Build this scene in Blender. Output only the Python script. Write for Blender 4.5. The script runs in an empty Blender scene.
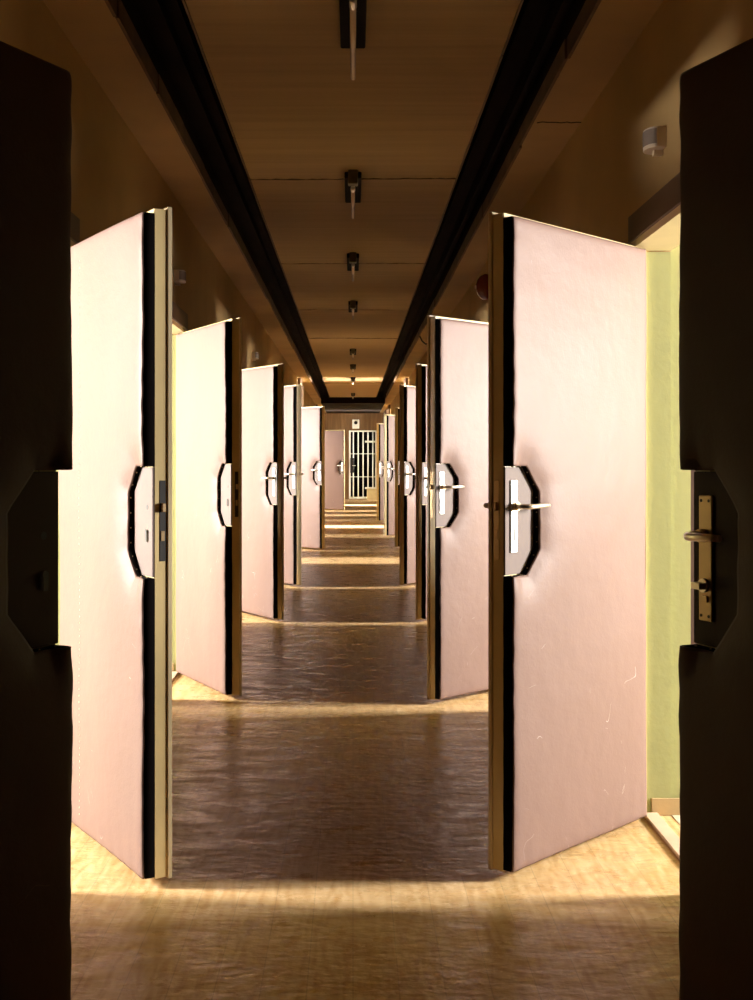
import bpy, bmesh, math, random
from mathutils import Vector, Matrix
random.seed(7)
S = bpy.context.scene
COL = S.collection
PI = math.pi

# ------------------------------------------------------------------ camera, light, exposure
CAM_Z = 1.261
F_PX = 1150.0
cam_d = bpy.data.cameras.new('camera')
cam_d.sensor_fit = 'VERTICAL'
cam_d.sensor_height = 36.0
cam_d.lens = 36.0 * F_PX / 1000.0
cam_d.shift_x = 0.0235
cam_d.shift_y = -0.040
cam_d.clip_start = 0.02
cam_d.clip_end = 200
cam = bpy.data.objects.new('camera', cam_d)
cam.location = (0, 0, CAM_Z)
cam.rotation_euler = (PI / 2, 0, 0)
COL.objects.link(cam)
S.camera = cam

S.view_settings.view_transform = 'Standard'
S.view_settings.look = 'None'
S.view_settings.gamma = 1.0
S.view_settings.use_curve_mapping = False
S.view_settings.exposure = 0.0
S.cycles.max_bounces = 10
S.cycles.diffuse_bounces = 6
S.cycles.glossy_bounces = 4
S.cycles.sample_clamp_indirect = 4.0
S.cycles.caustics_reflective = False
S.cycles.caustics_refractive = False

W = bpy.data.worlds.new('world')
S.world = W
W.use_nodes = True
W.node_tree.nodes['Background'].inputs[0].default_value = (1, .9, .75, 1)
W.node_tree.nodes['Background'].inputs[1].default_value = 0.0

CORR = 1.03            # half width of the corridor
WT = 0.10              # corridor wall thickness
OUT = 4.20             # inner face of the outer walls of the cells
CEIL = 2.786
LEAF_W = 0.785
HX = 0.958             # hinge line
YEND = 37.0
YBACK = -1.6
DOOR_H = 2.0

# hinge positions (world y) of the doorways: (y, has own daylight strength, tall open bay)
RIGHT = [(1.48, 0, 0), (4.04, .92, 0), (6.50, 1, 0), (9.59, 1, 0), (12.09, 1, 0), (14.75, .8, 0), (17.18, 1, 0),
         (19.52, .8, 0), (22.1, 3.5, 1), (24.10, .6, 0), (26.6, .9, 0), (28.9, 1.2, 0), (32.4, 5, 1), (36.8, .42, 2)]
LEFT = [(1.52, 0, 0), (4.07, 1.25, 0), (6.76, 1.35, 0), (9.63, 1.25, 0), (12.07, 1.2, 0), (14.75, .9, 0), (16.67, 1.3, 0),
        (19.5, .8, 0), (22.1, 3.5, 1), (24.4, .6, 0), (26.6, .9, 0), (28.82, 1.4, 0), (32.4, 5, 1), (36.8, .42, 2)]
WIN_W, WIN_Z0, WIN_Z1 = 0.60, 1.15, 2.20
WIN_DY = 0.46          # window axis in front of the hinge line
def wspec(tall):
    """width, distance in front of the hinge line, sill and head of a window"""
    if tall == 2: return 1.30, .95, 1.0, 2.6
    if tall == 1: return WIN_W, WIN_DY, 1.5, 2.6
    return WIN_W, WIN_DY, WIN_Z0, WIN_Z1
LIGHT_W = 900.0
SUN_COL = (1.0, 0.96, 0.90)

def daylight(side, yh, k, tall):
    """daylight coming in through the opening of one cell window"""
    ld = bpy.data.lights.new('window_daylight', 'AREA')
    ld.shape = 'RECTANGLE'
    ww, wd, z0, z1 = wspec(tall)
    ld.size = z1 - z0 - .04
    ld.size_y = ww - .04
    ld.energy = LIGHT_W * k
    ld.color = SUN_COL
    o = bpy.data.objects.new('window_daylight', ld)
    o.location = (side * (OUT + .16), yh - wd, (z0 + z1) / 2)
    o.rotation_euler = (0, side * PI / 2, 0)
    COL.objects.link(o)
for side, lst in ((1, RIGHT), (-1, LEFT)):
    for yh, k, tall in lst:
        if k:
            daylight(side, yh, k, tall)

# ------------------------------------------------------------------ materials
def mat(name):
    m = bpy.data.materials.new(name)
    m.use_nodes = True
    nt = m.node_tree
    return m, nt, nt.nodes['Principled BSDF']

def simple(name, col, rough=.5, metal=0., var=.12, scale=8., bump=.05, spec=.5):
    m, nt, b = mat(name)
    tc = nt.nodes.new('ShaderNodeTexCoord')
    n = nt.nodes.new('ShaderNodeTexNoise')
    n.inputs['Scale'].default_value = scale
    n.inputs['Detail'].default_value = 5
    nt.links.new(tc.outputs['Object'], n.inputs['Vector'])
    r = nt.nodes.new('ShaderNodeValToRGB')
    r.color_ramp.elements[0].position = .3
    r.color_ramp.elements[1].position = .7
    r.color_ramp.elements[0].color = tuple(c * (1 - var) for c in col) + (1,)
    r.color_ramp.elements[1].color = tuple(min(1, c * (1 + var)) for c in col) + (1,)
    nt.links.new(n.outputs['Fac'], r.inputs['Fac'])
    nt.links.new(r.outputs['Color'], b.inputs['Base Color'])
    b.inputs['Roughness'].default_value = rough
    b.inputs['Metallic'].default_value = metal
    b.inputs['Specular IOR Level'].default_value = spec
    if bump:
        bp = nt.nodes.new('ShaderNodeBump')
        bp.inputs['Strength'].default_value = bump
        bp.inputs['Distance'].default_value = .01
        n2 = nt.nodes.new('ShaderNodeTexNoise')
        n2.inputs['Scale'].default_value = scale * 10
        n2.inputs['Detail'].default_value = 4
        nt.links.new(tc.outputs['Object'], n2.inputs['Vector'])
        nt.links.new(n2.outputs['Fac'], bp.inputs['Height'])
        nt.links.new(bp.outputs['Normal'], b.inputs['Normal'])
    return m

def leather_mat(name, col, scuff, rough=.4, spec=.6, coat=.2):
    m, nt, b = mat(name)
    N, L = nt.nodes, nt.links
    tc = N.new('ShaderNodeTexCoord')
    n = N.new('ShaderNodeTexNoise'); n.inputs['Scale'].default_value = 2.2; n.inputs['Detail'].default_value = 6
    mp = N.new('ShaderNodeMapping'); mp.inputs['Scale'].default_value = (1, 1, .35)
    oi = N.new('ShaderNodeObjectInfo')
    ad = N.new('ShaderNodeVectorMath'); ad.operation = 'ADD'
    sc = N.new('ShaderNodeVectorMath'); sc.operation = 'SCALE'; sc.inputs['Scale'].default_value = 9
    cb = N.new('ShaderNodeCombineXYZ')
    for i in range(3): L.new(oi.outputs['Random'], cb.inputs[i])
    L.new(cb.outputs[0], sc.inputs[0])
    L.new(tc.outputs['Object'], ad.inputs[0]); L.new(sc.outputs[0], ad.inputs[1])
    L.new(ad.outputs[0], mp.inputs[0]); L.new(mp.outputs[0], n.inputs['Vector'])
    r = N.new('ShaderNodeValToRGB')
    r.color_ramp.elements[0].position = .25; r.color_ramp.elements[1].position = .75
    r.color_ramp.elements[0].color = tuple(c * .90 for c in col) + (1,)
    r.color_ramp.elements[1].color = tuple(min(1, c * 1.08) for c in col) + (1,)
    L.new(n.outputs['Fac'], r.inputs['Fac'])
    # thin scratches and scuffs, mostly low on the door
    v = N.new('ShaderNodeTexVoronoi'); v.feature = 'DISTANCE_TO_EDGE'; v.inputs['Scale'].default_value = 4
    wn = N.new('ShaderNodeTexNoise'); wn.inputs['Scale'].default_value = 4
    wa = N.new('ShaderNodeVectorMath'); wa.operation = 'ADD'
    ws = N.new('ShaderNodeVectorMath'); ws.operation = 'SCALE'; ws.inputs['Scale'].default_value = .5
    L.new(ad.outputs[0], wn.inputs['Vector']); L.new(wn.outputs['Color'], ws.inputs[0])
    L.new(ws.outputs[0], wa.inputs[0]); L.new(ad.outputs[0], wa.inputs[1]); L.new(wa.outputs[0], v.inputs['Vector'])
    lt = N.new('ShaderNodeMath'); lt.operation = 'LESS_THAN'; lt.inputs[1].default_value = .0028
    L.new(v.outputs['Distance'], lt.inputs[0])
    n3 = N.new('ShaderNodeTexNoise'); n3.inputs['Scale'].default_value = 9; n3.inputs['Detail'].default_value = 2
    L.new(ad.outputs[0], n3.inputs['Vector'])
    sx = N.new('ShaderNodeSeparateXYZ'); L.new(tc.outputs['Object'], sx.inputs[0])
    mr = N.new('ShaderNodeMapRange')
    mr.inputs['From Min'].default_value = 0; mr.inputs['From Max'].default_value = 1.2
    mr.inputs['To Min'].default_value = .58; mr.inputs['To Max'].default_value = .74
    L.new(sx.outputs['Z'], mr.inputs['Value'])
    gt = N.new('ShaderNodeMath'); gt.operation = 'GREATER_THAN'
    L.new(n3.outputs['Fac'], gt.inputs[0]); L.new(mr.outputs['Result'], gt.inputs[1])
    mu = N.new('ShaderNodeMath'); mu.operation = 'MULTIPLY'
    L.new(lt.outputs[0], mu.inputs[0]); L.new(gt.outputs[0], mu.inputs[1])
    mx = N.new('ShaderNodeMix'); mx.data_type = 'RGBA'
    L.new(mu.outputs[0], mx.inputs[0]); L.new(r.outputs['Color'], mx.inputs[6]); mx.inputs[7].default_value = scuff + (1,)
    L.new(mx.outputs[2], b.inputs['Base Color'])
    b.inputs['Roughness'].default_value = rough
    b.inputs['Coat Weight'].default_value = coat
    b.inputs['Specular IOR Level'].default_value = spec
    b.inputs['Coat Roughness'].default_value = .25
    n4 = N.new('ShaderNodeTexNoise'); n4.inputs['Scale'].default_value = 160; n4.inputs['Detail'].default_value = 3
    L.new(tc.outputs['Object'], n4.inputs['Vector'])
    n5 = N.new('ShaderNodeTexNoise'); n5.inputs['Scale'].default_value = 7; n5.inputs['Detail'].default_value = 4
    L.new(ad.outputs[0], n5.inputs['Vector'])
    b1 = N.new('ShaderNodeBump'); b1.inputs['Strength'].default_value = .10; b1.inputs['Distance'].default_value = .004
    b2 = N.new('ShaderNodeBump'); b2.inputs['Strength'].default_value = .22; b2.inputs['Distance'].default_value = .02
    L.new(n4.outputs['Fac'], b1.inputs['Height']); L.new(n5.outputs['Fac'], b2.inputs['Height'])
    L.new(b2.outputs['Normal'], b1.inputs['Normal']); L.new(b1.outputs['Normal'], b.inputs['Normal'])
    return m

def floor_mat(name, c0, c1, rough0, rough1):
    m, nt, b = mat(name)
    N, L = nt.nodes, nt.links
    tc = N.new('ShaderNodeTexCoord')
    mp = N.new('ShaderNodeMapping'); mp.inputs['Scale'].default_value = (6.5, 1.6, 1)
    L.new(tc.outputs['Object'], mp.inputs[0])
    n = N.new('ShaderNodeTexNoise'); n.inputs['Scale'].default_value = 4; n.inputs['Detail'].default_value = 6; n.inputs['Distortion'].default_value = 1.5
    L.new(mp.outputs[0], n.inputs['Vector'])
    w = N.new('ShaderNodeTexWave'); w.inputs['Scale'].default_value = 1.1; w.inputs['Distortion'].default_value = 14
    w.inputs['Detail'].default_value = 3; w.inputs['Detail Scale'].default_value = 1.3
    L.new(mp.outputs[0], w.inputs['Vector'])
    ad = N.new('ShaderNodeMath'); ad.operation = 'MULTIPLY_ADD'; ad.inputs[1].default_value = .18
    L.new(w.outputs['Fac'], ad.inputs[0]); L.new(n.outputs['Fac'], ad.inputs[2])
    r = N.new('ShaderNodeValToRGB')
    r.color_ramp.elements[0].position = .38; r.color_ramp.elements[1].position = .9
    r.color_ramp.elements[0].color = c0 + (1,); r.color_ramp.elements[1].color = c1 + (1,)
    L.new(ad.outputs[0], r.inputs['Fac'])
    # faint seams of the printed boards
    sx = N.new('ShaderNodeSeparateXYZ'); L.new(tc.outputs['Object'], sx.inputs[0])
    md = N.new('ShaderNodeMath'); md.operation = 'PINGPONG'; md.inputs[1].default_value = .055
    L.new(sx.outputs['X'], md.inputs[0])
    lt = N.new('ShaderNodeMath'); lt.operation = 'LESS_THAN'; lt.inputs[1].default_value = .0015
    L.new(md.outputs[0], lt.inputs[0])
    ml = N.new('ShaderNodeMath'); ml.operation = 'MULTIPLY'; ml.inputs[1].default_value = .35
    L.new(lt.outputs[0], ml.inputs[0])
    mx = N.new('ShaderNodeMix'); mx.data_type = 'RGBA'
    L.new(ml.outputs[0], mx.inputs[0]); L.new(r.outputs['Color'], mx.inputs[6]); mx.inputs[7].default_value = (c0[0]*.4, c0[1]*.4, c0[2]*.4, 1)
    L.new(mx.outputs[2], b.inputs['Base Color'])
    b.inputs['Specular IOR Level'].default_value = .32
    b.inputs['Specular Tint'].default_value = (1, .42, .24, 1)
    n2 = N.new('ShaderNodeTexNoise'); n2.inputs['Scale'].default_value = 5; n2.inputs['Detail'].default_value = 8; n2.inputs['Roughness'].default_value = .65
    mp2 = N.new('ShaderNodeMapping'); mp2.inputs['Scale'].default_value = (1.2, 2.2, 1)
    L.new(tc.outputs['Object'], mp2.inputs[0]); L.new(mp2.outputs[0], n2.inputs['Vector'])
    mr = N.new('ShaderNodeMapRange'); mr.inputs['From Min'].default_value = .35; mr.inputs['From Max'].default_value = .65
    mr.inputs['To Min'].default_value = rough0; mr.inputs['To Max'].default_value = rough1
    L.new(n2.outputs['Fac'], mr.inputs['Value']); L.new(mr.outputs['Result'], b.inputs['Roughness'])
    bp = N.new('ShaderNodeBump'); bp.inputs['Strength'].default_value = .6; bp.inputs['Distance'].default_value = .008
    n3 = N.new('ShaderNodeTexNoise'); n3.inputs['Scale'].default_value = 14; n3.inputs['Detail'].default_value = 6
    L.new(mp2.outputs[0], n3.inputs['Vector'])
    L.new(n3.outputs['Fac'], bp.inputs['Height']); L.new(bp.outputs['Normal'], b.inputs['Normal'])
    return m

def plaster_mat(name, col, streak=(1, 1, 1), var=.14, rough=.85, s=1.6):
    m, nt, b = mat(name)
    N, L = nt.nodes, nt.links
    tc = N.new('ShaderNodeTexCoord')
    mp = N.new('ShaderNodeMapping'); mp.inputs['Scale'].default_value = streak
    L.new(tc.outputs['Object'], mp.inputs[0])
    n = N.new('ShaderNodeTexNoise'); n.inputs['Scale'].default_value = s; n.inputs['Detail'].default_value = 7
    L.new(mp.outputs[0], n.inputs['Vector'])
    r = N.new('ShaderNodeValToRGB')
    r.color_ramp.elements[0].position = .3; r.color_ramp.elements[1].position = .7
    r.color_ramp.elements[0].color = tuple(c * (1 - var) for c in col) + (1,)
    r.color_ramp.elements[1].color = tuple(min(1, c * (1 + var)) for c in col) + (1,)
    L.new(n.outputs['Fac'], r.inputs['Fac']); L.new(r.outputs['Color'], b.inputs['Base Color'])
    b.inputs['Roughness'].default_value = rough
    n2 = N.new('ShaderNodeTexNoise'); n2.inputs['Scale'].default_value = 40; n2.inputs['Detail'].default_value = 6
    L.new(tc.outputs['Object'], n2.inputs['Vector'])
    bp = N.new('ShaderNodeBump'); bp.inputs['Strength'].default_value = .2; bp.inputs['Distance'].default_value = .004
    L.new(n2.outputs['Fac'], bp.inputs['Height']); L.new(bp.outputs['Normal'], b.inputs['Normal'])
    return m

M = {
    'wall': plaster_mat('ochre_wall_paint', (.41, .255, .095)),
    'ceiling': plaster_mat('ceiling_board', (.35, .21, .085), (.6, 14, 1), .10),
    'soffit': plaster_mat('soffit_plaster', (.41, .255, .095)),
    'cell': plaster_mat('yellow_green_cell_paint', (.30, .30, .14), var=.05),
    'cellwhite': plaster_mat('pale_cell_ceiling', (.40, .36, .22), var=.05),
    'skirt': simple('brown_skirting', (.36, .25, .13), .5),
    'floor': floor_mat('brown_linoleum', (.42, .25, .10), (.62, .44, .235), .17, .50),
    'cellfloor': floor_mat('pale_linoleum', (.42, .37, .26), (.52, .46, .34), .4, .6),
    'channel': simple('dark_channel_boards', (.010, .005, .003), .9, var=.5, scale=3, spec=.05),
    'raw': simple('raw_brown_board_edge', (.13, .065, .025), .8, var=.3, scale=5),
    'endwood': plaster_mat('brown_end_wall', (.22, .12, .05), (10, 10, .6), .25),
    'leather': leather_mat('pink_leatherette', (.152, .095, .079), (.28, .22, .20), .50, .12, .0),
    'leather_unlit': leather_mat('shaded_leatherette', (.060, .024, .014), (.10, .05, .03), .55, .2, 0),  # two nearest doors: their unlit look put into a darker base colour
    'pad_side_shade': simple('shaded_pad_side', (.003, .002, .002), .9, bump=0, spec=.03),  # side of the padding, deep shade put into a black colour
    'leaf': simple('ochre_door_paint', (.62, .47, .22), .38, var=.06),
    'outskin': simple('bounce_cut_outer_face', (.06, .028, .015), .5),  # unseen outer face, darkened to cut light bounced onto the floor
    'lip': simple('cream_door_paint', (.62, .50, .30), .35, var=.05),
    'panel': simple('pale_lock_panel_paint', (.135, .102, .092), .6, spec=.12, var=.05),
    'panel_unlit': simple('shaded_lock_panel', (.035, .016, .009), .6, var=.1, spec=.2),  # lock panel of the unlit doors, shade put into its colour
    'frame': simple('dark_brown_door_frame', (.085, .045, .022), .5),
    'steel': simple('worn_nickel', (.74, .66, .55), .3, .9, var=.05, bump=0),
    'plate': simple('bright_nickel_plate', (.9, .86, .78), .35, .55, var=.03, bump=0),
    'brass': simple('dull_brass', (.50, .36, .20), .38, .8, var=.1, bump=0),
    'black': simple('black_metal', (.012, .008, .006), .5, bump=0),
    'white': simple('off_white_plastic', (.72, .60, .46), .4, var=.03, bump=0),
    'lens': simple('smoked_lens', (.30, .24, .20), .2, var=.03, bump=0),
    'red': simple('dark_red_enamel', (.22, .03, .018), .25, var=.08, bump=0),
    'tube': simple('unlit_tube_glass', (.80, .62, .50), .15, var=.03, bump=0),
    'batten': simple('black_batten', (.008, .005, .004), .9, bump=0, spec=.1),
    'batgold': simple('yellowed_end_cap', (.10, .075, .028), .5, bump=0),
    'gate': simple('white_gate_enamel', (.90, .88, .76), .4, var=.03, bump=0),
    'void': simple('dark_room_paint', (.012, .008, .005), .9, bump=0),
    'card': simple('cream_board', (.70, .58, .32), .8, var=.06),
    'sill': simple('worn_threshold', (.50, .36, .26), .4, var=.15),
}

# ------------------------------------------------------------------ mesh helpers
def bbox(bm, x0, x1, y0, y1, z0, z1, mi=0):
    vs = [bm.verts.new(p) for p in ((x0,y0,z0),(x1,y0,z0),(x1,y1,z0),(x0,y1,z0),(x0,y0,z1),(x1,y0,z1),(x1,y1,z1),(x0,y1,z1))]
    fs = [(0,3,2,1),(4,5,6,7),(0,1,5,4),(1,2,6,5),(2,3,7,6),(3,0,4,7)]
    out = []
    for f in fs:
        face = bm.faces.new([vs[i] for i in f]); face.material_index = mi; out.append(face)
    return out

def bevel_all(bm, w, seg=2, ang=.5):
    bm.normal_update()
    es = [e for e in bm.edges if e.is_manifold and e.calc_face_angle(0) > ang]
    if es and w > 0:
        bmesh.ops.bevel(bm, geom=es, offset=w, segments=seg, affect='EDGES', profile=.5, clamp_overlap=True)

def tube(bm, pts, r, n=12, rend=None, mi=0):
    pts = [Vector(p) for p in pts]
    rings = []
    for i, p in enumerate(pts):
        d = (pts[min(i+1, len(pts)-1)] - pts[max(i-1, 0)]).normalized()
        up = Vector((0,0,1)) if abs(d.z) < .9 else Vector((1,0,0))
        a = d.cross(up).normalized(); b = d.cross(a).normalized()
        rr = r if rend is None else r + (rend - r) * i / (len(pts)-1)
        rings.append([bm.verts.new(p + a*math.cos(2*PI*k/n)*rr + b*math.sin(2*PI*k/n)*rr) for k in range(n)])
    for i in range(len(rings)-1):
        for k in range(n):
            f = bm.faces.new((rings[i][k], rings[i][(k+1)%n], rings[i+1][(k+1)%n], rings[i+1][k])); f.material_index = mi; f.smooth = True
    f = bm.faces.new(rings[0][::-1]); f.material_index = mi
    f = bm.faces.new(rings[-1]); f.material_index = mi

def prism(bm, outline, y0, y1, mi=0):
    """outline in x,z extruded along y"""
    a = [bm.verts.new((x, y0, z)) for x, z in outline]
    b = [bm.verts.new((x, y1, z)) for x, z in outline]
    n = len(outline)
    bm.faces.new(a).material_index = mi
    bm.faces.new(b[::-1]).material_index = mi
    for i in range(n):
        bm.faces.new((a[i], b[i], b[(i+1)%n], a[(i+1)%n])).material_index = mi

def obj(name, bm, mats, parent=None, smooth=False, mirror=False, label=None):
    if mirror:
        for v in bm.verts: v.co.y = -v.co.y
    bmesh.ops.recalc_face_normals(bm, faces=bm.faces[:])
    me = bpy.data.meshes.new(name)
    bm.to_mesh(me); bm.free()
    for m in (mats if isinstance(mats, (list, tuple)) else [mats]): me.materials.append(m)
    if smooth:
        me.polygons.foreach_set('use_smooth', [True]*len(me.polygons))
    o = bpy.data.objects.new(name, me)
    COL.objects.link(o)
    if parent: o.parent = parent
    if label: o['label'] = label
    return o

def struct(name, bm, mats, parent=None):
    o = obj(name, bm, mats, parent); o['kind'] = 'structure'
    return o

def thing(name, label, cat, loc, rz=0, group=None):
    o = bpy.data.objects.new(name, None); COL.objects.link(o)
    o.empty_display_size = .1
    o.location = loc; o.rotation_euler = (0, 0, rz)
    o['label'] = label; o['category'] = cat; o['kind'] = 'thing'
    if group: o['group'] = group
    return o

def copy_thing(src, label, loc, rz=None):
    r = src.copy(); COL.objects.link(r); r.location = loc
    if rz is not None: r.rotation_euler = (0, 0, rz)
    r['label'] = label
    for ch in list(src.children):
        c = ch.copy(); COL.objects.link(c); c.parent = r
        for g in ch.children:
            d = g.copy(); COL.objects.link(d); d.parent = c
    return r

# ------------------------------------------------------------------ structure
bm = bmesh.new(); bbox(bm, -CORR-WT, CORR+WT, YBACK, YEND+3, -.12, 0)
struct('floor', bm, M['floor'])
for sd, nm in ((1, 'floor_right_cells'), (-1, 'floor_left_cells')):
    bm = bmesh.new()
    xs = sorted((sd*(CORR+WT), sd*(OUT+.3)))
    bbox(bm, xs[0], xs[1], YBACK, YEND, -.12, .002)
    struct(nm, bm, M['cellfloor'])

OPEN_W = .72
def opening(yh, tall):
    return (yh-(1.75 if tall == 2 else OPEN_W), yh+.055, 2.72 if tall else 2.035)

for sd, lst, nm in ((1, RIGHT, 'right'), (-1, LEFT, 'left')):
    # corridor wall with its doorways
    bm = bmesh.new()
    def wb(y0, y1, z0, z1):
        xs = sorted((sd*CORR, sd*(CORR+WT)))
        bbox(bm, xs[0], xs[1], y0, y1, z0, z1)
    y = YBACK
    for yh, k, tall in lst:
        a, b, h = opening(yh, tall)
        wb(y, a, 0, CEIL); wb(a, b, h, CEIL); y = b
    wb(y, YEND, 0, CEIL)
    struct('wall_' + nm, bm, M['wall'])
    # outer wall with window openings
    bm = bmesh.new()
    xs = sorted((sd*OUT, sd*(OUT+.3)))
    y = YBACK
    for yh, k, tall in lst:
        ww, wd, z0, z1 = wspec(tall)
        c = yh-wd; a, b = c-ww/2, c+ww/2
        bbox(bm, *xs, y, a, 0, CEIL)
        if k:
            bbox(bm, *xs, a, b, 0, z0); bbox(bm, *xs, a, b, z1, CEIL)
        else:
            bbox(bm, *xs, a, b, 0, CEIL)
        y = b
    bbox(bm, *xs, y, YEND, 0, CEIL)
    struct('wall_outer_' + nm, bm, M['cell'])
    # partitions between the cells, skirting
    bm = bmesh.new(); bs = bmesh.new()
    for yh, k, tall in lst:
        xs = sorted((sd*(CORR+WT+.0005), sd*OUT))
        bbox(bm, *xs, yh+.056, yh+.156, .002, CEIL)
        xr = sorted((sd*(CORR+.003), sd*(CORR+WT+.0005)))
        bbox(bm, *xr, yh+.046, yh+.0545, .002, (2.70 if tall else 2.00))
        xs = sorted((sd*(CORR+.03), sd*OUT))
        bbox(bs, *xs, yh+.036, yh+.046, .002, .060)
    struct('wall_partition_' + nm, bm, M['cell'])
    struct('baseboard_' + nm, bs, M['skirt'])
    bm = bmesh.new()
    xs = sorted((sd*(CORR+WT), sd*(OUT+.3)))
    bbox(bm, *xs, YBACK, YEND, CEIL, CEIL+.1)
    struct('ceiling_cells_' + nm, bm, M['cellwhite'])

# ceiling: side soffits, middle boards and the two open channels between them
def jag(a, b, step, amp, base):
    n = max(2, int((b-a)/step)); out = []
    for i in range(n+1):
        out.append((a+(b-a)*i/n, base + (random.uniform(-amp, amp) if 0 < i < n else 0)))
    return out
CI, CO = .557, .812
bm = bmesh.new()
def strip(bm, left, right, z0, z1, mi=0, mi_side=0):
    """left/right lists of (y,x) of equal length"""
    lo = [[bm.verts.new((x, y, z0)) for y, x in e] for e in (left, right)]
    hi = [[bm.verts.new((x, y, z1)) for y, x in e] for e in (left, right)]
    n = len(left)
    for i in range(n-1):
        bm.faces.new((lo[0][i], lo[0][i+1], lo[1][i+1], lo[1][i])).material_index = mi
        bm.faces.new((hi[0][i], hi[1][i], hi[1][i+1], hi[0][i+1])).material_index = mi
        for q in (0, 1):
            bm.faces.new((lo[q][i], hi[q][i], hi[q][i+1], lo[q][i+1])).material_index = mi_side
    for i in (0, n-1):
        bm.faces.new((lo[0][i], lo[1][i], hi[1][i], hi[0][i])).material_index = mi_side
for sd in (1, -1):
    e1 = jag(YBACK, YEND, .22, .010, sd*CO)
    e2 = [(y, sd*(CORR+WT)) for y, x in e1]
    strip(bm, e1, e2, CEIL, CEIL+.03, 0, 1)
struct('ceiling', bm, [M['soffit'], M['raw']])
# middle boards, cracked where two meet
bm = bmesh.new()
joints = [YBACK, 1.2, 3.7, 6.25, 8.94, 11.7, 14.4, 17.2, 20.0, 22.8, 25.6, 28.0]
for i in range(len(joints)-1):
    a, b = joints[i], joints[i+1]
    dz = random.choice((-.004, .0, .005))
    n = 40
    gap0 = [random.uniform(.000, .010) for _ in range(n+1)]
    gap1 = [random.uniform(.006, .03) for _ in range(n+1)]
    ws = [random.uniform(-.01, .01) for _ in range(4)]
    xs = [-CI + 2*CI*j/n for j in range(n+1)]
    wav = lambda x, s: s*math.sin(3.1*x+i)*.012
    near = [(a+gap0[j]+wav(xs[j], 1), xs[j]) for j in range(n+1)]
    far = [(b-gap1[j]+math.sin(3.1*xs[j]+i+1)*.012, xs[j]) for j in range(n+1)]
    strip(bm, near, far, CEIL+dz, CEIL+.02+dz, 0, 1)
struct('ceiling_middle', bm, [M['ceiling'], M['raw']])
# channel linings
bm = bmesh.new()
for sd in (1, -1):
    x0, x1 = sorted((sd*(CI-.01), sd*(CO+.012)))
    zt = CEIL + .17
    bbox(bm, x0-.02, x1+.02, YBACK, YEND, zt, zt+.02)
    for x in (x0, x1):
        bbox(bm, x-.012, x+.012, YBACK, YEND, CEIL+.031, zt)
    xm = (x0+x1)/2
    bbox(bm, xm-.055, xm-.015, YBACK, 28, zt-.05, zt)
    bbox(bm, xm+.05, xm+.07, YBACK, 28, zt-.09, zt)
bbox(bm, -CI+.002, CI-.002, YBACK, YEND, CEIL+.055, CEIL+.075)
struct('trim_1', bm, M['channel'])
# ragged board edge hanging along the outer side of the channels
bm = bmesh.new()
for sd in (1, -1):
    y = YBACK
    while y < 27.5:
        L = random.uniform(.5, 1.6)
        x = sd*(CO-.004+random.uniform(-.006, .004))
        bbox(bm, x-.006, x+.006, y, min(y+L, 28)-.01, CEIL-.012-random.uniform(0,.014), CEIL+.06)
        x = sd*(CI+.004)
        bbox(bm, x-.004, x+.004, y, min(y+L, 28)-.012, CEIL-.004-random.uniform(0,.006), CEIL+.06)
        y += L
struct('trim_2', bm, M['raw'])
# roof above everything so that no light leaks in
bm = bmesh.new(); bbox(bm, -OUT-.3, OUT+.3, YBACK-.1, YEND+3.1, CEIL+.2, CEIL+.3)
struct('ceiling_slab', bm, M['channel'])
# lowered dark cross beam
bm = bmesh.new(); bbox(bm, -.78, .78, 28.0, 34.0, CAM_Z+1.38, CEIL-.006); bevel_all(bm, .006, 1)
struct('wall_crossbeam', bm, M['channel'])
# back wall behind the camera
bm = bmesh.new(); bbox(bm, -OUT-.3, OUT+.3, YBACK-.12, YBACK, 0, CEIL)
struct('wall_back', bm, M['wall'])
# end wall with its gate opening
bm = bmesh.new()
GX0, GX1, GZ = -.13, .76, 2.215
bbox(bm, -CORR, GX0, YEND, YEND+.12, 0, CEIL)
bbox(bm, GX1, CORR, YEND, YEND+.12, 0, CEIL)
bbox(bm, GX0, GX1, YEND, YEND+.12, GZ, CEIL)
struct('wall_end', bm, M['endwood'])
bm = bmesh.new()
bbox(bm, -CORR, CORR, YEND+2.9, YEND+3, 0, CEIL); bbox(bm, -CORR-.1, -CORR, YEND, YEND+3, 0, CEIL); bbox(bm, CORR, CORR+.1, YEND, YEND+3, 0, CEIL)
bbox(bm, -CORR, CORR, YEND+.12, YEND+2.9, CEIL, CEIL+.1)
struct('wall_beyond', bm, M['void'])

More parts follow.
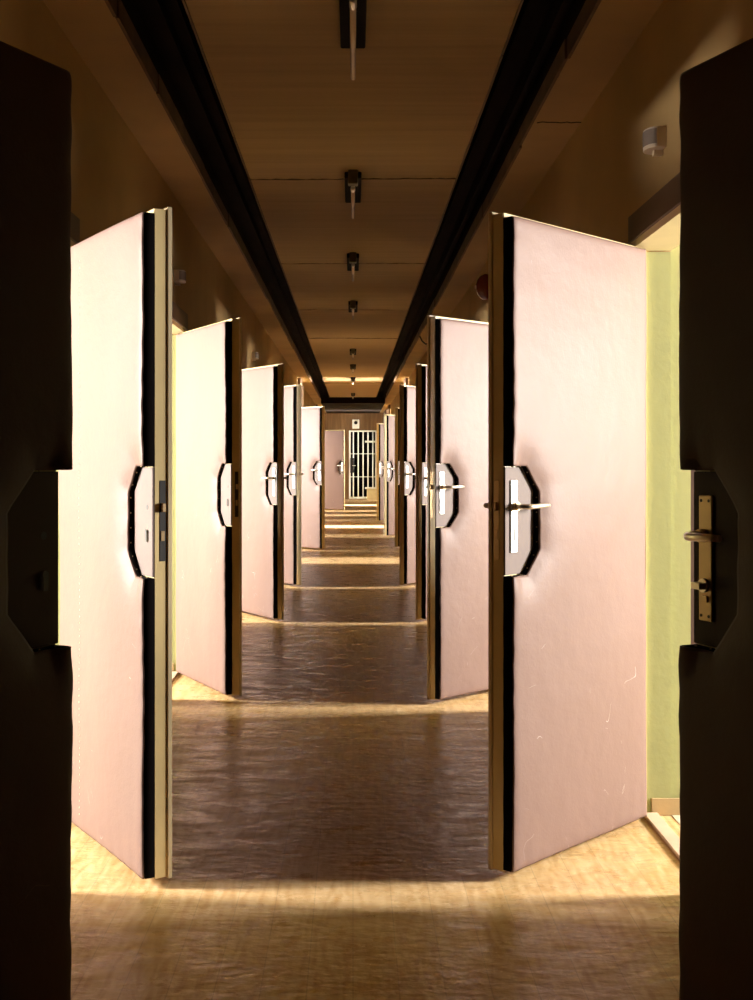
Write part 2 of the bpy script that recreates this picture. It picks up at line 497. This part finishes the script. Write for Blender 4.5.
# windows and door frames
n_win = 0; n_tr = 3
for sd, lst, nm in ((1, RIGHT, 'right'), (-1, LEFT, 'left')):
    for yh, k, tall in lst:
        a, b, h = opening(yh, tall)
        # door frame: dark architrave on the corridor side, lighter rebate, threshold
        bm = bmesh.new()
        def fb(x0, x1, y0, y1, z0, z1, mi):
            xs = sorted((sd*x0, sd*x1)); bbox(bm, *xs, y0, y1, z0, z1, mi)
        fb(CORR-.055, CORR, a-.06, b-.02, h-.005, h+.085, 0)
        fb(CORR-.055, CORR, a-.06, a, 0.001, h-.005, 0)
        fb(CORR-.078, CORR, yh+.008, b+.03, 0.001, h-.031, 0)
        fb(CORR-.045, CORR+WT, a, b, h-.03, h-.005, 1)
        fb(CORR, CORR+WT, a, a+.02, .001, h-.03, 1)
        fb(CORR-.012, CORR+.012, b-.02, b, .001, h-.03, 1)
        struct('door_frame_%d' % (n_tr-2), bm, [M['frame'], M['lip']]); n_tr += 1
        bm = bmesh.new()
        xs = sorted((sd*(CORR-.005), sd*(CORR+.05)))
        bbox(bm, *xs, a+.022, b-.022, 0.0005, .014); bevel_all(bm, .004, 1)
        struct('trim_%d' % n_tr, bm, M['sill'])
        if k:
            n_win += 1
            ww, wd, z0, z1 = wspec(tall)
            c = yh-wd
            bm = bmesh.new()
            xs = sorted((sd*(OUT+.08), sd*(OUT+.12)))
            for y0, y1, q0, q1 in ((c-ww/2, c-ww/2+.03, z0, z1), (c+ww/2-.03, c+ww/2, z0, z1),
                                   (c-ww/2+.03, c+ww/2-.03, z0, z0+.03), (c-ww/2+.03, c+ww/2-.03, z1-.03, z1),
                                   (c-.012, c+.012, z0+.03, z1-.03)):
                bbox(bm, *xs, y0, y1, q0, q1)
            struct('window_%d' % n_win, bm, M['lip'])

# ------------------------------------------------------------------ padded doors
T_LEAF, T_PAD = .055, .042
NZ0, NZ1, ND, NC = .895, 1.228, .150, .085   # recess for the lock
PAD_U0, PAD_U1, PAD_Z0, PAD_Z1 = .012, LEAF_W-.004, .012, DOOR_H-.024

def notch_u(z):
    """free-side limit of the pad at height z inside the recess"""
    c = .075
    if z < NZ0+c: t = (z-NZ0)/c
    elif z > NZ1-c: t = (NZ1-z)/c
    else: t = 1
    return PAD_U1 - (NC + (ND-NC)*max(0, min(1, t)))

def seg_dist(p, a, b):
    ax, az = a; bx, bz = b; px, pz = p
    dx, dz = bx-ax, bz-az
    t = max(0, min(1, ((px-ax)*dx+(pz-az)*dz)/(dx*dx+dz*dz)))
    return math.hypot(px-ax-t*dx, pz-az-t*dz)
NOUT = [(PAD_U1, NZ0), (PAD_U1-NC, NZ0), (PAD_U1-ND, NZ0+.075), (PAD_U1-ND, NZ1-.075), (PAD_U1-NC, NZ1), (PAD_U1, NZ1)]

def pad_height(u, z, seed):
    de = min(u-PAD_U0, PAD_Z1-z, z-PAD_Z0)
    df = PAD_U1-u
    dn = min(seg_dist((u, z), NOUT[i], NOUT[i+1]) for i in range(5))
    h = T_PAD
    h -= T_PAD*.10*math.exp(-max(de, 0)/.007)
    h -= T_PAD*.10*math.exp(-max(df, 0)/.008)
    h -= T_PAD*(.42 + .02*math.sin(z*70+seed))*math.exp(-(dn/.042)**1.3)*(.12+.88*min(1, max(df, 0)/.045)**1.5)
    # puckers along the tacked edges
    h += .0008*math.sin(z*58+seed+2*math.sin(z*9))*math.exp(-df/.035)
    h += .0009*math.sin(u*75+seed)*math.exp(-(z-PAD_Z0)/.05)
    # broad soft undulation
    h += .0022*math.sin(u*7+seed)*math.sin(z*4.1+seed*1.7) + .0012*math.sin(z*11+u*5+seed)
    return max(.006, h)

def frange(a, b, n, p0=1.6):
    """n+1 samples from a to b, denser at both ends"""
    out = []
    for i in range(n+1):
        t = i/n
        s = .5 - .5*math.cos(PI*t)
        t = .35*t + .65*s
        out.append(a+(b-a)*t)
    return out

def pad_bm(seed, pad_side=False):
    bm = bmesh.new()
    N1, N2 = 34, 14
    ue = PAD_U1-NC
    bands = [(PAD_Z0, NZ0, frange(PAD_Z0, NZ0, 46), 'full'), (NZ0, NZ1, None, 'notch'), (NZ1, PAD_Z1, frange(NZ1, PAD_Z1, 42), 'full')]
    mid = [NZ0+(NZ1-NZ0)*i/26 for i in range(27)]
    cols1 = frange(0, 1, N1); cols2 = frange(0, 1, N2)[1:]
    def wav(z): return .0010*math.sin(z*61+seed+1.5*math.sin(z*13))
    def vert(u, z):
        return bm.verts.new((u, T_LEAF+pad_height(u, z, seed), z))
    rows = {}
    def row(z, full):
        key = (round(z, 5))
        umax = ue if (full or abs(z-NZ0) < 1e-6 or abs(z-NZ1) < 1e-6) else notch_u(z)
        if key in rows and (len(rows[key]) > N1+1 or not full): return rows[key]
        base = [vert(PAD_U0+(umax-PAD_U0)*c, z) for c in cols1]
        if full:
            for c in cols2:
                u = ue+(PAD_U1-ue)*c
                base.append(bm.verts.new((u+wav(z)*c*c, T_LEAF+pad_height(u, z, seed), z)))
        rows[key] = base
        return base
    allrows = []
    for a, b, zs, kind in bands:
        if kind == 'full':
            rr = [row(z, True) for z in zs]; n = N1+N2
        else:
            rr = [row(z, z in (mid[0], mid[-1])) for z in mid]; n = N1
        for i in range(len(rr)-1):
            for j in range(n):
                f = bm.faces.new((rr[i][j], rr[i][j+1], rr[i+1][j+1], rr[i+1][j])); f.smooth = True
        allrows.append(rr)
    bm.edges.ensure_lookup_table()
    # side wall down to the leaf
    be = [e for e in bm.edges if len(e.link_faces) == 1]
    if not pad_side:
        # only a thin turned edge
        geom = bmesh.ops.extrude_edge_only(bm, edges=be)
        for v in [g for g in geom['geom'] if isinstance(g, bmesh.types.BMVert)]:
            v.co.y -= .004
        return bm
    # side wall of the padding alone, black to carry its shade
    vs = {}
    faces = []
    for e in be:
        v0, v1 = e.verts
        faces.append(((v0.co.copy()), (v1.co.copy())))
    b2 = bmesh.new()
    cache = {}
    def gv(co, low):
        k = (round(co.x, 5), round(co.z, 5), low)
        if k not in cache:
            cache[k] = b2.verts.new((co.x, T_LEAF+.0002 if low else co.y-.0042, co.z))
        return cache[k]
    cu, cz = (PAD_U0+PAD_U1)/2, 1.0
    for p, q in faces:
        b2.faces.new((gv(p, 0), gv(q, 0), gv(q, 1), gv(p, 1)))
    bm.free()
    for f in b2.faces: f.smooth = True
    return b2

def solidish(o, th=.002):
    md = o.modifiers.new('thickness', 'SOLIDIFY'); md.thickness = th; md.offset = 0

def leaf_bm():
    bm = bmesh.new()
    bbox(bm, 0, LEAF_W, .0, .014, 0, DOOR_H)                      # overlapping outer skin
    bbox(bm, .012, LEAF_W-.006, .014, T_LEAF, .004, DOOR_H-.008)
    bevel_all(bm, .0015, 1)
    for f in bm.faces:
        c = f.calc_center_median()
        f.material_index = 1 if c.y < .0145 else 0
        if c.y < .0005: f.material_index = 2
        if c.z > DOOR_H-.012: f.material_index = 1
        # face border round the pad, visible above it
        if f.normal.y > .5 and c.y > .05: f.material_index = 0
    # groove on the free edge
    return bm

def lock_panel_bm():
    bm = bmesh.new()
    o = [(PAD_U1-.001+.0, NZ0+.004), (PAD_U1-NC-.002, NZ0+.004), (PAD_U1-ND+.004, NZ0+.078), (PAD_U1-ND+.004, NZ1-.078), (PAD_U1-NC-.002, NZ1-.004), (PAD_U1-.001, NZ1-.004)]
    prism(bm, o, T_LEAF, T_LEAF+.006)
    bevel_all(bm, .001, 1)
    return bm

def edge_strip_bm():
    """raised strip on the free edge of the leaf"""
    bm = bmesh.new()
    bbox(bm, LEAF_W-.006, LEAF_W-.005, .016, T_LEAF-.002, .006, DOOR_H-.01)
    return bm

def latch_plate_bm():
    bm = bmesh.new(); bbox(bm, LEAF_W-.0065, LEAF_W-.0035, .019, .039, .945, 1.185); bevel_all(bm, .001, 1)
    return bm
def latch_bolt_bm(z, h, out):
    bm = bmesh.new(); bbox(bm, LEAF_W-.0036, LEAF_W-.0035+out, .023, .035, z-h/2, z+h/2); bevel_all(bm, .002, 1)
    return bm

UH = LEAF_W-.045   # plate axis
ZH = 1.105         # lever height
def plate_bm(w=.034, z0=.965, z1=1.185, hole=True):
    bm = bmesh.new(); bbox(bm, UH-w/2, UH+w/2, T_LEAF+.006, T_LEAF+.011, z0, z1); bevel_all(bm, .003, 2)
    return bm
def keyhole_bm(z=1.02):
    bm = bmesh.new()
    o = [(UH+.0075*math.cos(t), z+.012+.0075*math.sin(t)) for t in [i*PI/6-.4 for i in range(9)]] + [(UH-.006, z-.018), (UH+.006, z-.018)]
    prism(bm, o, T_LEAF+.0105, T_LEAF+.0118)
    return bm
def screws_bm(zs, ws):
    bm = bmesh.new()
    for z in zs:
        for x in ws:
            tube(bm, [(UH+x, T_LEAF+.0105, z), (UH+x, T_LEAF+.0122, z)], .003, 8)
    return bm
def rosette_bm():
    bm = bmesh.new(); tube(bm, [(UH, T_LEAF+.011, ZH), (UH, T_LEAF+.022, ZH)], .013, 18)
    return bm
def lever_bm(sign_out=1, base=T_LEAF+.011, L=.118):
    bm = bmesh.new()
    # spindle neck then grip turned towards the hinge
    y = base
    pts = [(UH, y, ZH), (UH, y+sign_out*.028, ZH), (UH-.006, y+sign_out*.043, ZH), (UH-.022, y+sign_out*.050, ZH),
           (UH-.05, y+sign_out*.051, ZH+.001), (UH-L*.8, y+sign_out*.049, ZH+.002), (UH-L, y+sign_out*.044, ZH+.001)]
    tube(bm, pts, .0095, 12, .0062)
    return bm
def lever_collar_bm(sign_out=1, base=T_LEAF+.011):
    bm = bmesh.new(); tube(bm, [(UH, base+sign_out*.001, ZH), (UH, base+sign_out*.014, ZH)], .0125, 16)
    return bm
def tacks_bm():
    bm = bmesh.new()
    pts = []
    for i in range(len(NOUT)-1):
        (ax, az), (bx, bz) = NOUT[i], NOUT[i+1]
        L = math.hypot(bx-ax, bz-az); n = max(1, int(L/.042))
        for j in range(n):
            t = (j+.5)/n
            pts.append((ax+(bx-ax)*t, az+(bz-az)*t, (bx-ax)/L, (bz-az)/L))
    for x, z, dx, dz in pts:
        # small domed head on the side wall of the recess
        nx, nz = dz, -dx
        if (x+nx*.01 - (PAD_U1-.04))**2 + (z+nz*.01-1.06)**2 > (x-(PAD_U1-.04))**2 + (z-1.06)**2: nx, nz = -nx, -nz
        c = Vector((x+nx*.0018, T_LEAF+.016, z+nz*.0018))
        bmesh.ops.create_icosphere(bm, subdivisions=1, radius=.0024, matrix=Matrix.Translation(c))
    return bm
def hinge_bm(z):
    bm = bmesh.new(); tube(bm, [(.0, -.008, z-.05), (.0, -.008, z+.05)], .008, 10)
    return bm
def seam_bm():
    """row of stitches down the upholstery"""
    bm = bmesh.new(); z = .06
    while z < 1.93:
        u = .235
        y = T_LEAF+pad_height(u, z+.006, 1.3)
        bbox(bm, u-.0006, u+.0006, y-.001, y+.0009, z, z+.006)
        z += .022
    return bm

def make_door(side, variant, label, hinge, ang, leather='leather', seed=0., lever=True, turn=False, seam=False):
    mir = side < 0
    t = thing('padded_door', label, 'door', (hinge[0], hinge[1], .015), ang, 'padded cell doors standing open along the corridor')
    leaf = obj('door_leaf', leaf_bm(), [M['leaf'], M['lip'], M['outskin']], t, mirror=mir)
    obj('edge_strip', edge_strip_bm(), M['leaf'], leaf, mirror=mir)
    padm = 'leather' if leather == 'leather' else 'leather_unlit'
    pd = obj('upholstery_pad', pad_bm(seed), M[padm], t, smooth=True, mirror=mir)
    wl = obj('pad_side', pad_bm(seed, True), M['pad_side_shade'], t, mirror=mir); solidish(wl, .0015)
    wl['label'] = 'tacked side of the padding, its shade put into black'
    if seam:
        obj('stitching', seam_bm(), M['white'], pd, mirror=mir)
    obj('tack', tacks_bm(), M['brass'], wl, mirror=mir)['kind'] = 'stuff'
    lp = obj('lock_panel', lock_panel_bm(), M['panel' if leather == 'leather' else 'panel_unlit'], t, mirror=mir)
    lat = obj('latch_plate', latch_plate_bm(), M['black' if not lever else 'brass'], t, mirror=mir)
    obj('latch_bolt', latch_bolt_bm(1.105, .026, .011), M['brass'], lat, mirror=mir)
    obj('latch_bolt', latch_bolt_bm(1.02, .030, .002), M['brass'], lat, mirror=mir)
    if lever:
        if turn:
            pl = obj('lock_plate', plate_bm(.038, .945, 1.18), M['brass'], t, mirror=mir)
            [obj('screw', screws_bm((z,), (w,)), M['black'], pl, mirror=mir) for z in (.955, 1.17) for w in (-.011, .011)]
            bm = bmesh.new(); tube(bm, [(UH, T_LEAF+.011, 1.012), (UH, T_LEAF+.018, 1.012)], .013, 16)
            bbox(bm, UH-.012, UH+.012, T_LEAF+.018, T_LEAF+.034, 1.006, 1.018)
            obj('thumb_turn', bm, M['steel'], pl, mirror=mir)
            bm = bmesh.new(); bbox(bm, UH-.009, UH+.009, T_LEAF+.011, T_LEAF+.015, .981, .993)
            obj('lock_cover', bm, M['brass'], pl, mirror=mir)
        else:
            pl = obj('lock_plate', plate_bm(), M['plate'], t, mirror=mir)
            obj('keyhole', keyhole_bm(), M['black'], pl, mirror=mir)
        lv = obj('lever_handle', lever_bm(L=.098 if turn else .118), M['steel'], t, mirror=mir)
        obj('collar', lever_collar_bm(), M['brass'], lv, mirror=mir)
        bm = bmesh.new(); bbox(bm, UH-.017, UH+.017, -.004, 0, .965, 1.185); bevel_all(bm, .001, 1)
        obj('outer_lock_plate', bm, M['steel'], t, mirror=mir)
        obj('outer_lever_handle', lever_bm(-1, -.004), M['steel'], t, mirror=mir)
    else:
        obj('keyhole', keyhole_bm(1.02), M['black'], lp, mirror=mir)
        bm = bmesh.new(); tube(bm, [(UH, T_LEAF+.0055, ZH), (UH, T_LEAF+.0068, ZH)], .0075, 14)
        obj('spindle_hole', bm, M['black'], lp, mirror=mir)
    for z in (.25, 1.0, 1.75):
        obj('hinge', hinge_bm(z), M['steel'], t, mirror=mir)
    return t

def hinge_from_free(side, xf, yf):
    dx = HX - abs(xf)
    dx = min(dx, LEAF_W)
    dy = math.sqrt(max(0, LEAF_W**2 - dx**2))
    hx = side*(abs(xf)+dx)
    d = (-side*dx, -dy)
    return (hx, yf+dy), math.atan2(d[1], d[0])

# two nearest doors, swung past ninety degrees, leather darkened to stand in for shade
make_door(1, 0, 'shaded, colour-darkened padded door cropped by the right edge, with brass lock plate and lever', (.985, 1.48), math.atan2(.933, -.36), 'dark', .4, True, True)
make_door(-1, 0, 'shaded, colour-darkened padded door cropped by the left edge, nothing mounted in its recess', (-.978, 1.519), math.atan2(.883, .47), 'dark', 2.1, False)
# right row (free corner x, y)
h, a = hinge_from_free(1, .411, 3.50)
doorR = make_door(1, 0, 'largest pink padded door on the right, beside the yellow-green doorway, lever over tall recess', h, a, seed=.7)
h, a = hinge_from_free(-1, -.539, 3.43)
doorL = make_door(-1, 0, 'largest pink padded door on the left, recess without handle and a stitched seam', h, a, seed=1.3, lever=False, seam=True)
h, a = hinge_from_free(-1, -.587, 6.08)
make_door(-1, 0, 'second pink padded door on the left, two bare lock holes and no handle', h, a, seed=3.1, lever=False)
h, a = hinge_from_free(-1, -.539, 8.98)
doorL3 = make_door(-1, 0, 'third pink padded door on the left, first of that row with a lever', h, a, seed=4.4)
rest_r = [(.385, 5.99, 'second pink padded door on the right, just behind the largest one'),
          (.488, 8.98, 'third padded door on the right, narrow dark sliver hidden behind the second'),
          (.463, 11.5, 'fourth padded door on the right, pale face visible with its lever'),
          (.597, 16.5, 'fifth padded door on the right, a thin edge behind the fourth'),
          (.505, 18.9, 'sixth padded door on the right, mauve face nearer the barred gate'),
          (.480, 23.5, 'seventh and farthest padded door on the right, beside the barred gate')]
for x, y, lab in rest_r:
    h, a = hinge_from_free(1, x, y)
    copy_thing(doorR, lab, (h[0], h[1], .015), a)
rest_l = [(-.512, 11.44, 'fourth padded door on the left, narrow face with lever behind the third'),
          (-.394, 16.08, 'fifth padded door on the left, white-lit face reaching farthest into the corridor'),
          (-.205, 28.7, 'farthest padded door on the left, small pink one just left of the barred gate')]
for x, y, lab in rest_l:
    h, a = hinge_from_free(-1, x, y)
    copy_thing(doorL3, lab, (h[0], h[1], .015), a)

# ------------------------------------------------------------------ ceiling lights
def make_light():
    t = thing('tube_light', 'nearest unlit ceiling tube light, cut by the top edge', 'light', (0, 3.55, CEIL), 0, 'bare tube lights along the ceiling')
    bm = bmesh.new(); bbox(bm, -.045, .045, .03, .62, -.035, 0); bevel_all(bm, .006, 2)
    obj('batten', bm, M['batten'], t)
    bm = bmesh.new(); bbox(bm, -.026, .026, -.02, .05, -.075, 0); bevel_all(bm, .006, 2)
    cap = obj('end_cap', bm, M['batgold'], t)
    bm = bmesh.new()
    tube(bm, [(0, .045, -.082), (0, .06, -.082), (0, .075, -.082), (0, .10, -.082), (0, .112, -.082)], .012, 14)
    rs = [.013, .017, .019, .018, .012]
    obj('lamp_socket', bm, M['steel'], t)
    bm = bmesh.new(); tube(bm, [(0, .112, -.082), (0, .79, -.082)], .0105, 16)
    obj('tube', bm, M['tube'], t)
    bm = bmesh.new(); bbox(bm, -.007, .007, .77, .79, -.075, 0); bevel_all(bm, .002, 1)
    obj('tube_clip', bm, M['batten'], t)
    return t
tl = make_light()
for y, lab in ((6.05, 'second unlit ceiling tube light counted from the viewer'),
               (8.45, 'third unlit ceiling tube light, just past a dark crack in the ceiling boards'),
               (11.0, 'fourth unlit ceiling tube light counted from the viewer'),
               (15.7, 'fifth unlit ceiling tube light, small, on the pale part of the ceiling'),
               (18.3, 'sixth unlit ceiling tube light, tiny, by the yellow band of light'),
               (21.2, 'seventh unlit ceiling tube light, just beyond the yellow band of light'),
               (26.2, 'farthest unlit ceiling tube light, just before the dark cross beam')):
    copy_thing(tl, lab, (0, y, CEIL))

# ------------------------------------------------------------------ motion detectors
def make_sensor(side):
    t = thing('motion_detector', 'off-white motion detector above the yellow-green doorway on the right', 'sensor', (side*CORR, 3.83, 2.325), 0, 'motion detectors high on the corridor walls')
    s = -side
    bm = bmesh.new()
    out = []
    for i in range(13):
        a = -PI/2 + PI*i/12
        out.append((s*(.028+.034*math.cos(a)), .052*math.sin(a)))
    out = [(0, -.052)] + out + [(0, .052)]
    va = [bm.verts.new((x, y, -.034)) for x, y in out]; vb = [bm.verts.new((x, y, .034)) for x, y in out]
    bm.faces.new(va); bm.faces.new(vb[::-1])
    for i in range(len(out)): bm.faces.new((va[i], vb[i], vb[(i+1)%len(out)], va[(i+1)%len(out)]))
    bevel_all(bm, .003, 2, .6)
    obj('housing', bm, M['white'], t)
    bm = bmesh.new()
    arc = [(s*(.028+.0358*math.cos(a)), .0535*math.sin(a)) for a in [-PI/2+.12+(PI-.24)*i/14 for i in range(15)]]
    arc2 = [(s*(.028+.028*math.cos(a)), .045*math.sin(a)) for a in [-PI/2+.12+(PI-.24)*i/14 for i in range(15)]][::-1]
    o = arc+arc2
    va = [bm.verts.new((x, y, -.022)) for x, y in o]; vb = [bm.verts.new((x, y, .027)) for x, y in o]
    for i in range(len(o)): bm.faces.new((va[i], vb[i], vb[(i+1)%len(o)], va[(i+1)%len(o)]))
    for i in range(14):
        bm.faces.new((va[i], va[i+1], va[len(o)-2-i], va[len(o)-1-i])); bm.faces.new((vb[i], vb[i+1], vb[len(o)-2-i], vb[len(o)-1-i]))
    obj('lens', bm, M['lens'], t)
    bm = bmesh.new(); bbox(bm, *sorted((0, s*.03)), -.012, .012, -.05, -.033)
    obj('bracket', bm, M['white'], t)
    return t
make_sensor(1)
sl = make_sensor(-1); sl.location = (-CORR, 6.65, 2.32); sl['label'] = 'motion detector on the left wall, mostly hidden behind the largest left door'
copy_thing(sl, 'small pale motion detector on the left wall, above the third left door', (-CORR, 11.8, 2.33))

# ------------------------------------------------------------------ alarm bell
t = thing('alarm_bell', 'dark red round alarm bell high on the right wall', 'bell', (CORR, 8.6, 2.555), 0)
bm = bmesh.new()
prof = [(.0, .0), (.092, .0), (.098, .012), (.096, .030), (.082, .058), (.055, .078), (.022, .088), (0, .090)]
n = 32
rings = []
for r, d in prof[1:-1]:
    rings.append([bm.verts.new((-.02-d, r*math.cos(2*PI*k/n), r*math.sin(2*PI*k/n))) for k in range(n)])
for i in range(len(rings)-1):
    for k in range(n):
        f = bm.faces.new((rings[i][k], rings[i][(k+1)%n], rings[i+1][(k+1)%n], rings[i+1][k])); f.smooth = True
bm.faces.new(rings[0]); 
tip = bm.verts.new((-.02-.09, 0, 0))
for k in range(n): bm.faces.new((rings[-1][k], rings[-1][(k+1)%n], tip))
obj('gong', bm, M['red'], t)
bm = bmesh.new(); tube(bm, [(0, 0, 0), (-.021, 0, 0)], .05, 20); obj('mounting_plate', bm, M['black'], t)
bm = bmesh.new(); tube(bm, [(-.108, 0, 0), (-.118, 0, 0)], .012, 12); obj('nut', bm, M['steel'], t)

# hanging cable loop near the right channel
bm = bmesh.new()
pts = [(.80, 14.0, CEIL+.03), (.815, 13.97, CEIL-.03), (.84, 13.95, CEIL-.085), (.88, 13.95, CEIL-.118), (.93, 13.97, CEIL-.115), (.96, 14.0, CEIL-.07), (.965, 14.02, CEIL-.002)]
tube(bm, pts, .009, 8)
o = obj('cable', bm, M['black'], smooth=True); o['label'] = 'black cable looping down from the right ceiling channel'; o['category'] = 'cable'; o['kind'] = 'thing'

# ------------------------------------------------------------------ end of the corridor
t = thing('barred_gate', 'white barred gate closing the far end of the corridor', 'gate', ((GX0+GX1)/2, YEND-.03, 0), 0)
GW = (GX1-GX0)/2
bm = bmesh.new()
for x0, x1, z0, z1 in ((-GW, -GW+.055, .02, GZ-.005), (GW-.05, GW, .02, GZ-.005), (-GW+.055, GW-.05, GZ-.05, GZ-.005), (-GW+.055, GW-.05, .02, .07)):
    bbox(bm, x0, x1, -.02, .02, z0, z1)
obj('gate_frame', bm, M['gate'], t)
nb = 5
for i in range(nb):
    x = -GW+.055+(2*GW-.105)*(i+.55)/nb
    bm = bmesh.new(); tube(bm, [(x, 0, .07), (x, 0, GZ-.05)], .021, 8); obj('bar', bm, M['gate'], t)
for z in (.72, 1.46):
    bm = bmesh.new(); bbox(bm, -GW+.055, GW-.05, -.008, .008, z-.012, z+.012); obj('rail', bm, M['gate'], t)
for z in (.36, 1.85):
    bm = bmesh.new(); bbox(bm, GW-.38, GW-.05, -.02, -.009, z-.03, z+.03); obj('cross_piece', bm, M['gate'], t)
bm = bmesh.new(); bbox(bm, -GW+.04, -GW+.16, -.045, .045, .85, 1.33); bevel_all(bm, .006, 1)
lk = obj('lock_box', bm, M['black'], t)
bm = bmesh.new(); tube(bm, [(-GW+.12, -.045, 1.08), (-GW+.12, -.09, 1.08), (-GW+.22, -.095, 1.08)], .012, 8); obj('gate_handle', bm, M['steel'], lk)

t = thing('wall_siren', 'small pale alarm box with a round dark sounder above the barred gate', 'alarm', (.09, YEND, 2.27), 0)
bm = bmesh.new(); bbox(bm, -.11, .11, -.07, 0, 0, .29); bevel_all(bm, .012, 2); obj('housing', bm, M['gate'], t)
bm = bmesh.new(); tube(bm, [(0, -.069, .19), (0, -.085, .19)], .055, 18); obj('sounder', bm, M['black'], t)

t = thing('carton', 'low cream carton on the floor before the barred gate', 'box', (.62, YEND-.55, 0), 0)
bm = bmesh.new(); bbox(bm, -.18, .16, -.16, .16, 0, .34); bevel_all(bm, .004, 1); obj('box_body', bm, M['card'], t)
bm = bmesh.new(); bbox(bm, -.19, -.01, -.17, .17, .341, .347); bbox(bm, .0, .17, -.17, .17, .341, .347); obj('flap', bm, M['card'], t)

# jagged crack across the right-hand soffit
bm = bmesh.new()
pts = [(CO+.02+i*.022, 5.19+random.uniform(-.012, .012), CEIL) for i in range(10)]
tube(bm, pts, .0035, 6)
struct('trim_crack', bm, M['channel'])
